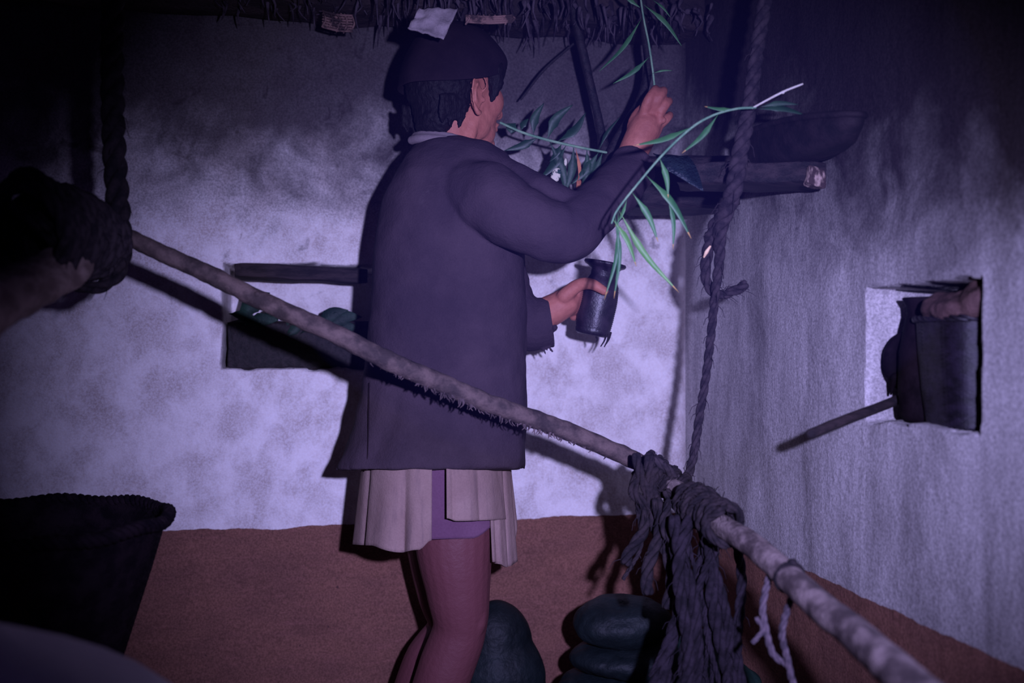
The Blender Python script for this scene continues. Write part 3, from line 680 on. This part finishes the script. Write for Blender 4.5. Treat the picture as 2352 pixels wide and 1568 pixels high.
# ------------------------------------------------------------------ back niche: lintel, board, leaves
def wallpt(px, py, dy=0):       # point on the back wall plane (moved dy into the room)
    r = (px - W / 2) / FPX; t = (YB - dy) / (Fw.y + Rt.y * r); return P(px, py, t)
li = MB(); a, b = wallpt(538, 620, .012), wallpt(845, 632, .012); li.box((a + b) / 2 + Vector((0, .04, 0)), (b - a) / 2, Vector((0, .052, 0)), Up * .0185, .005)
tag(li.build('lintel', m_wooddark), 'smoke-blackened wooden lintel over the left wall niche', 'lintel')
bo = MB(); a, b = wallpt(524, 790, -.03), wallpt(900, 792, -.03); bo.box((a + b) / 2 + Vector((0, .05, -.002)), (b - a) / 2, Vector((0, .06, 0)), Up * .062, .004)
tag(bo.build('storage_box', m_woodblack), 'low black wooden box filling the lower half of the left niche', 'box')
def leafclump(name, label, specs, mat, cat='leaf'):
    c = empty(name, specs[0][0], label, cat)
    for (b, t, w, bend) in specs: bladed(b, t, w, bend, mat=mat, parent=c)
    return c
N = lambda x, y, dy=0.02: wallpt(x, y, -dy)
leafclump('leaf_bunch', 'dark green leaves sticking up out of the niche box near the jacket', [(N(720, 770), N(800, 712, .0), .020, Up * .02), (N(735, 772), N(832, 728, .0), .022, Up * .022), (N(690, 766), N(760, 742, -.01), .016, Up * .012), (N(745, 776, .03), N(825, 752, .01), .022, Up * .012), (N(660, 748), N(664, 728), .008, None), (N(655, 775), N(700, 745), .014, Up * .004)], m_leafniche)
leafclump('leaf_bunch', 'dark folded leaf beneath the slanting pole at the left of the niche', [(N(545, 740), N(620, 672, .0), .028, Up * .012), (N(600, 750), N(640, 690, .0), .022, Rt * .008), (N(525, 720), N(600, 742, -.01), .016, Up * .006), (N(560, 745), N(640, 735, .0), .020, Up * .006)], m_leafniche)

# ------------------------------------------------------------------ right niche contents
def rwall(px, py, dx=0):
    r = (px - W / 2) / FPX; t = (XR - dx) / (Fw.x + Rt.x * r); return P(px, py, t)
nb_ = empty('niche_basket', Vector((1.045, 1.41, .868)), 'squarish dark woven basket standing in the right wall niche', 'basket')
weave(Vector((1.065, 1.432, .862)), [(.070, 0), (.078, .06), (.083, .12), (.085, .175)], 110, .003, 'woven_side', m_wickr, nb_, 54, .55, (Vector((.85, -.12, 0)), Vector((.12, 1.0, 0))))
rb = MB(); cx = Vector((1.065, 1.432, 1.037)); pts = []
for j in range(33):
    a = 2 * math.pi * j / 32; ca, sa = math.cos(a), math.sin(a); ca = math.copysign(abs(ca) ** .55, ca); sa = math.copysign(abs(sa) ** .55, sa)
    pts.append(cx + Vector((.85, -.12, 0)) * (.087 * ca) + Vector((.12, 1, 0)) * (.087 * sa))
rb.rope(pts, .006, 160, seg=6); rb.build('rim', m_wickr, nb_)
fc = MB(); fc.ell(Vector((1.05, 1.42, 1.050)), (Vector((.07, 0, 0)), Vector((0, .085, .006)), Up * .030), 26, 16); fc.ell(Vector((1.055, 1.365, 1.062)), (Vector((.06, 0, 0)), Vector((0, .045, 0)), Up * .036), 22, 14)
o = fc.fused('folded_cloth', m_hide, None, .004, 4, post=lambda c, n: c + n * (.010 * noise.noise(c * 30) + .006 * abs(noise.noise(c * 55)))); tag(o, 'crumpled brown cloth stuffed on top of the niche basket', 'cloth')
jg = empty('clay_jug', Vector((1.035, 1.555, .862)), 'black narrow jug in the right niche beside its pale side wall', 'jug')
jb = MB(); vs = []; pr = [(0, .0), (.034, .0), (.042, .012), (.045, .06), (.043, .12), (.036, .16), (.030, .185), (.031, .200), (.038, .212), (.036, .214), (.027, .20), (.026, .18), (.0, .17)]
jc = Vector((1.045, 1.535, .862)); sg = 30
for r, z in pr:
    for j in range(sg): a = 2 * math.pi * j / sg; vs.append(jc + Vector((math.cos(a) * r, math.sin(a) * r, z)))
jb.add(vs, [(i * sg + j, i * sg + (j + 1) % sg, (i + 1) * sg + (j + 1) % sg, (i + 1) * sg + j) for i in range(len(pr) - 1) for j in range(sg)]); jb.build('pot_body', m_black, jg)
hd = MB(); hd.tube([jc + Vector((-.02, .035, .15)), jc + Vector((-.028, .056, .125)), jc + Vector((-.028, .058, .09)), jc + Vector((-.02, .040, .055))], [.006, .012, .014, .006], 10, 14, jit=.3)
hd.tube([jc + Vector((-.03, .045, .075)), jc + Vector((-.03, .056, .045))], [.008, .002], 6, 5); hd.build('handle', m_black, jg)
st = MB(); st.tube([P(1862, 996, 1.66), P(1945, 962, 1.70), P(2036, 928, 1.745), P(2060, 918, 1.757)], [.0085, .0085, .0085, .0085], 14, 30, jit=.08)
o = st.build('round_stick', m_wooddark); tag(o, 'short round dark stick poking out of the right niche', 'stick')

# ------------------------------------------------------------------ corner shelf, tray, glossy leaf
def slab(name, p0, p1, dep, y0, y1, label, mat, jit=.006):
    a, b = P(*p0), P(*p1); c = (a + b) / 2; s_ = MB(); h = M(abs(y1 - y0) / 2, (p0[2] + p1[2]) / 2)
    d = (b - a); dn = Vector((-d.y, d.x, 0)).normalized()
    s_.box(c, d / 2, dn * dep / 2, Up * h, jit, (8, 3, 3)); o = s_.build(name, mat); tag(o, label, 'shelf plank'); return o
slab('shelf_plank', (1440, 430, 2.38), (1685, 428, 2.38), .16, 372, 486, 'thick black plank fixed in the corner behind the raised arm', m_plank)
slab('shelf_plank', (1560, 408, 2.00), (1895, 406, 1.93), .13, 384, 432, 'thinner black board with a pale broken end, under the oblong trough', m_plank)
bw_ = MB(); bw_.box(P(1868, 408, 1.868), Rt * .020 + Fw * .003, Fw * .008, Up * .017, .016, (9, 5, 5)); o = bw_.build('wood_splinter', m_rawwood); tag(o, 'pale splintered wood and crumbling plaster at the end of the thin shelf board', 'wood piece')
tr = empty('wooden_trough', Vector((.925, 1.78, 1.34)), 'oblong blackened wooden trough on the corner shelf, lying along the right wall', 'trough')
tc = Vector((.922, 1.755, 1.340)); tx = Vector((0, 1.17, 0)); ty = Vector((-.32, 0, 0))
tb = MB(); vs = []; pr = [(0, 0), (.10, .0), (.135, .004), (.160, .018), (.178, .050), (.184, .082), (.176, .082), (.15, .024), (.12, .012), (.0, .010)]; sg = 64
for r, z in pr:
    for j in range(sg): a = 2 * math.pi * j / sg; vs.append(tc + tx * (math.cos(a) * r) + ty * (math.sin(a) * r) + Up * (z * (1 - .42 * ((1 - math.cos(a)) / 2) ** 2) + .003 * noise.noise(Vector((math.cos(a) * 3, math.sin(a) * 3, z * 20)))))
tb.add(vs, [(i * sg + j, i * sg + (j + 1) % sg, (i + 1) * sg + (j + 1) % sg, (i + 1) * sg + j) for i in range(len(pr) - 1) for j in range(sg)]); tb.build('trough_body', m_tray, tr)
tr2 = MB(); tr2.tube([tc + tx * (math.cos(a) * .182) + ty * (math.sin(a) * .182) + Up * .082 * (1 - .42 * ((1 - math.cos(a)) / 2) ** 2) for a in [2 * math.pi * j / 40 for j in range(41)]], .006, 8, 80, jit=.15); tr2.build('rim', m_tray, tr)
bladed(P(1500, 352, 1.93), P(1615, 438, 1.83), .034, Up * .008, (-Fw + Up * .5 + Rt * .2), 16, m_leafbig, None, name='broad_leaf')
tag(bpy.data.objects['broad_leaf'], 'broad glossy blackish leaf hanging over the shelf beside the sleeve', 'leaf')

# ------------------------------------------------------------------ bamboo sprigs
def sprig(name, label, stem, r, leaves, d, mat, tipmat=None, smat=None):
    root = empty(name, P(*stem[0]), label, 'bamboo sprig')
    s_ = MB(); s_.tube([P(*q) for q in stem], r, 7, 40); s_.build('stem', smat or m_stem, root)
    for L_ in leaves:
        x0, y0, x1, y1, w, *rest = L_; mm = rest[0] if rest else mat; dz = rest[1] if len(rest) > 1 else 0
        v = Vector((x1 - x0, y1 - y0, 0)); b_ = rest[2] if len(rest) > 2 else .06
        bend = (Rt * (-v.y) - Up * v.x) * (-M(1, d)) * b_
        nrm = -Fw + Rt * random.uniform(-.4, .4) + Up * random.uniform(.0, .5)
        bladed(P(x0, y0, d), P(x1, y1, d + dz), w, bend, nrm, 12, mm, root, tipmat if mm in (m_leaf, m_leafyoung) else None)
    return root
sprig('bamboo_sprig', 'bright green bamboo sprig drooping in front of the raised sleeve and shelf',
      [(1735, 247, 1.80), (1690, 250, 1.80), (1640, 264, 1.80), (1590, 292, 1.80), (1525, 352, 1.80), (1460, 428, 1.80), (1418, 482, 1.80), (1405, 512, 1.80)], [.0022, .0022, .0024, .0022, .0018],
      [(1650, 262, 1566, 352, .0052, m_leaf), (1592, 290, 1455, 334, .0062, m_leaf), (1690, 250, 1618, 244, .004, m_leaf), (1740, 250, 1850, 264, .0075, m_leafdark), (1745, 246, 1835, 240, .005, m_leafdark),
       (1515, 362, 1535, 455, .0055, m_leaf), (1482, 400, 1588, 548, .0070, m_leaf), (1452, 442, 1512, 556, .0060, m_leaf), (1533, 450, 1546, 572, .0045, m_leaf),
       (1420, 484, 1388, 688, .0042, m_leaf), (1412, 490, 1410, 686, .0044, m_leaf), (1406, 500, 1462, 612, .0052, m_leafyoung), (1422, 484, 1560, 672, .0060, m_leafyoung, 0, -.05), (1440, 458, 1412, 520, .003, m_leaf)], 1.80, m_leaf, m_tip)
tw_ = MB(); tw_.tube([P(1728, 248, 1.80), P(1796, 212, 1.79), P(1843, 193, 1.78)], [.0018, .0022, .0017], 8, 14); tw_.ell(P(1798, 212, 1.79), (Rt * .0035, Fw * .003, Up * .003), 8, 6)
tag(tw_.build('twig', m_twig), 'pale straight straw-coloured twig sticking up right of the rope', 'twig')
sprig('bamboo_sprig', 'thin green bamboo sprig held up in the raised fingers', [(1468, -30, 2.21), (1478, 40, 2.22), (1490, 100, 2.24), (1499, 160, 2.255), (1505, 215, 2.268)], [.0022, .0026],
      [(1474, 42, 1376, 164, .0055), (1492, 130, 1408, 192, .0055), (1478, 10, 1566, 106, .0060), (1500, 168, 1545, 162, .0022), (1474, 20, 1420, -30, .005), (1500, 0, 1540, 40, .003)], 2.24, m_leaf)
sprig('bamboo_sprig', 'dark green leafy sprig growing out beside the chin towards the arm', [(1150, 282, 2.32), (1200, 304, 2.32), (1260, 322, 2.33), (1330, 338, 2.34), (1392, 350, 2.34)], [.003, .0034, .003],
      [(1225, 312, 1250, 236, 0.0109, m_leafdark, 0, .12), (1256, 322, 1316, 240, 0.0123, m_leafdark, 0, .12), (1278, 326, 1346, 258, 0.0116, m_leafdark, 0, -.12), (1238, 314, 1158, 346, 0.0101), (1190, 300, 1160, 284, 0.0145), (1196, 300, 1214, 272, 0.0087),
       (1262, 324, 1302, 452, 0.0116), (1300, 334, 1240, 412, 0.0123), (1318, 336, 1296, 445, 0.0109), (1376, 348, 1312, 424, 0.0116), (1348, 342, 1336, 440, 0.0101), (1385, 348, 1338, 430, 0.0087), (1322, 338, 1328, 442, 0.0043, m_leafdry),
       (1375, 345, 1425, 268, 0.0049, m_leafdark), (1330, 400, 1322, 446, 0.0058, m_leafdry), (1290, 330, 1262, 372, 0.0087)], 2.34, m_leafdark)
sh = MB(); sh.ell(P(1277, 402, 2.335), (Rt * .010 + Up * .014, Fw * .004, Up * .010 - Rt * .008), 14, 10); sh.ell(P(1299, 372, 2.335), (Rt * .004, Fw * .003, Up * .009), 10, 8)
tag(sh.build('seed_head', m_spots), 'small pale speckled seed head among the dark leaves', 'seed head')
hk = MB(); hk.tube([P(1300, -60, 2.43), P(1326, 60, 2.43), P(1350, 170, 2.43), P(1376, 280, 2.42), (P(1388, 345, 2.41))], [.0125, .0115, .0105, .010, .015], 12, 40, jit=.15)
tag(hk.build('hanging_stick', m_woodblack), 'blackened stick hanging down behind the leaves, between face and hand', 'stick')
hk = MB(); hk.tube([P(1474, -60, 2.43), P(1480, 60, 2.42), P(1488, 160, 2.41), P(1468, 235, 2.40), P(1424, 310, 2.39), P(1390, 375, 2.37), P(1362, 430, 2.35), P(1330, 442, 2.35), P(1318, 418, 2.35)], [.009, .009, .010, .011, .0115, .0125, .014, .008, .006], 12, 70, jit=.15)  # black tube following the dark curved line beside the raised wrist
tag(hk.build('dark_hooked_tube', m_woodblack), 'long black tube curving down behind the raised wrist, hooked at its end', 'hook')
hk = MB(); hk.tube([P(1318, 100, 2.49), P(1250, 160, 2.49), P(1197, 228, 2.49)], [.003, .0035, .0025], 8, 20)
tag(hk.build('thin_twig', m_woodblack), 'thin black twig leaning on the wall behind the face', 'twig')

# ------------------------------------------------------------------ smoky roof edge
be = MB(); a, b = wallpt(-300, 20, .10), wallpt(1640, -6, .10); c = (a + b) / 2; c.z = 1.835
be.box(c, Vector((1.35, 0, 0)), Vector((0, .085, 0)), Up * .042, .014, (26, 3, 3)); tag(be.build('roof_beam', m_ceil), 'soot-caked roof beam along the top of the back wall', 'beam')
so = MB(); random.seed(21)
for k in range(300):
    x = random.uniform(480, 1640); dy = random.uniform(.10, .30); l = random.uniform(.01, .075) * (1.2 if 820 < x < 1450 else .8); p = wallpt(x, -20, dy); p.z = random.uniform(1.79, 1.84) + (.0)
    so.tube([p, p - Up * l * .5 + Rt * random.uniform(-.012, .012), p - Up * l + Rt * random.uniform(-.012, .012) + Fw * random.uniform(-.01, .01)], [random.uniform(.003, .009), .003, .001], 5, 5)
tag(so.build('soot_strands', simple('soot_web', (.018, .012, .018), (.085, .065, .08), 24, rough=.95)), 'ragged strands of soot hanging from the roof edge', 'soot', kind='stuff')
rg = MB(); n = 14; A, B, C_, D_ = P(962, 20, 2.02), P(1052, 22, 2.02), P(1018, 92, 2.0), P(936, 66, 2.0); vs = []
for i in range(n + 1):
    for j in range(n + 1):
        u, v = i / n, j / n; q = A.lerp(B, u).lerp(D_.lerp(C_, u), v); vs.append(q + Fw * .012 * noise.noise(Vector((u * 3, v * 3, 0))) + Up * (.004 * noise.noise(Vector((u * 6, v * 2, 4)))))
rg.add(vs, [(i * (n + 1) + j, i * (n + 1) + j + 1, (i + 1) * (n + 1) + j + 1, (i + 1) * (n + 1) + j) for i in range(n) for j in range(n)])
o = rg.build('rag', m_greycloth); m_ = o.modifiers.new('s', 'SOLIDIFY'); m_.thickness = .003; tag(o, 'grey rag hanging from the roof edge above the cap', 'rag')
def weavepatch(name, label, x0, y0, x1, y1, d, tilt):
    b = MB()
    for k in range(7): t = k / 6; b.tube([P(x0, y0 + (y1 - y0) * t, d), P((x0 + x1) / 2, y0 + (y1 - y0) * t + tilt * .5 + 3, d + (.004 if k % 2 else -.004)), P(x1, y0 + (y1 - y0) * t + tilt, d)], .0028, 6, 10)
    for k in range(9): t = k / 8; x = x0 + (x1 - x0) * t; b.tube([P(x, y0 + tilt * t, d), P(x + 6, (y0 + y1) / 2 + tilt * t, d + (.005 if k % 2 else -.005)), P(x - 2, y1 + tilt * t + random.uniform(-4, 6), d)], .0025, 6, 8)
    return tag(b.build(name, m_woven), label, 'basketwork')
weavepatch('woven_scrap', 'scrap of old brown basketwork under the roof beam left of the cap', 742, 26, 808, 62, 2.32, 10)
weavepatch('woven_scrap', 'frayed brown basketwork edge above and right of the cap', 1072, 36, 1176, 50, 2.10, 0)

# ------------------------------------------------------------------ pale bundle close to the lens, lower left
sk = MB(); c = P(-130, 1800, .92); c.z = -.05
z1 = P(0, 1508, .80).z
vs = []; n, sg = 30, 40
for i in range(n + 1):
    t = i / n
    for j in range(sg):
        a = 2 * math.pi * j / sg; r = (.30 * (1 - max(0, (t - .55) / .45) ** 3.0)) * (1 + .05 * math.sin(a * 5 + t * 4)) + .0
        z = (z1 + .05) * (t ** .9); vs.append(c + Vector((math.cos(a) * max(r, .002), math.sin(a) * max(r, .002), z)))
sk.add(vs, [(i * sg + j, i * sg + (j + 1) % sg, (i + 1) * sg + (j + 1) % sg, (i + 1) * sg + j) for i in range(n) for j in range(sg)] + [tuple(range(sg)), tuple(reversed(range(n * sg, (n + 1) * sg)))])
tag(sk.build('cloth_sack', m_pale), 'pale cloth sack, blurred at the lower left corner close to the viewer', 'sack')
sm.build('jacket_seam', m_cap, person)

for o in (person, jar):      # the man is 1.7 m tall and stands half a metre from the wall
    o.scale = (KP, KP, KP); o.location = Vector((0, 0, CZ)) + (o.location - Vector((0, 0, CZ))) * KP

# thin hearth smoke drifting below the roof edge
sm_m = bpy.data.materials.new('hearth_smoke'); sm_m.use_nodes = True; nt = sm_m.node_tree; nt.nodes.clear()
vo = nt.nodes.new('ShaderNodeVolumeScatter'); vo.inputs['Color'].default_value = (.22, .20, 1, 1); vo.inputs['Density'].default_value = .035
ou = nt.nodes.new('ShaderNodeOutputMaterial'); nt.links.new(vo.outputs[0], ou.inputs['Volume'])
smk = MB(); smk.ell(P(1400, 420, 1.45), (Rt * .52, Fw * .50, Up * .42), 40, 24)
tag(smk.build('smoke_haze', sm_m), 'thin bluish smoke hanging in front of the upper wall', 'smoke', kind='stuff')
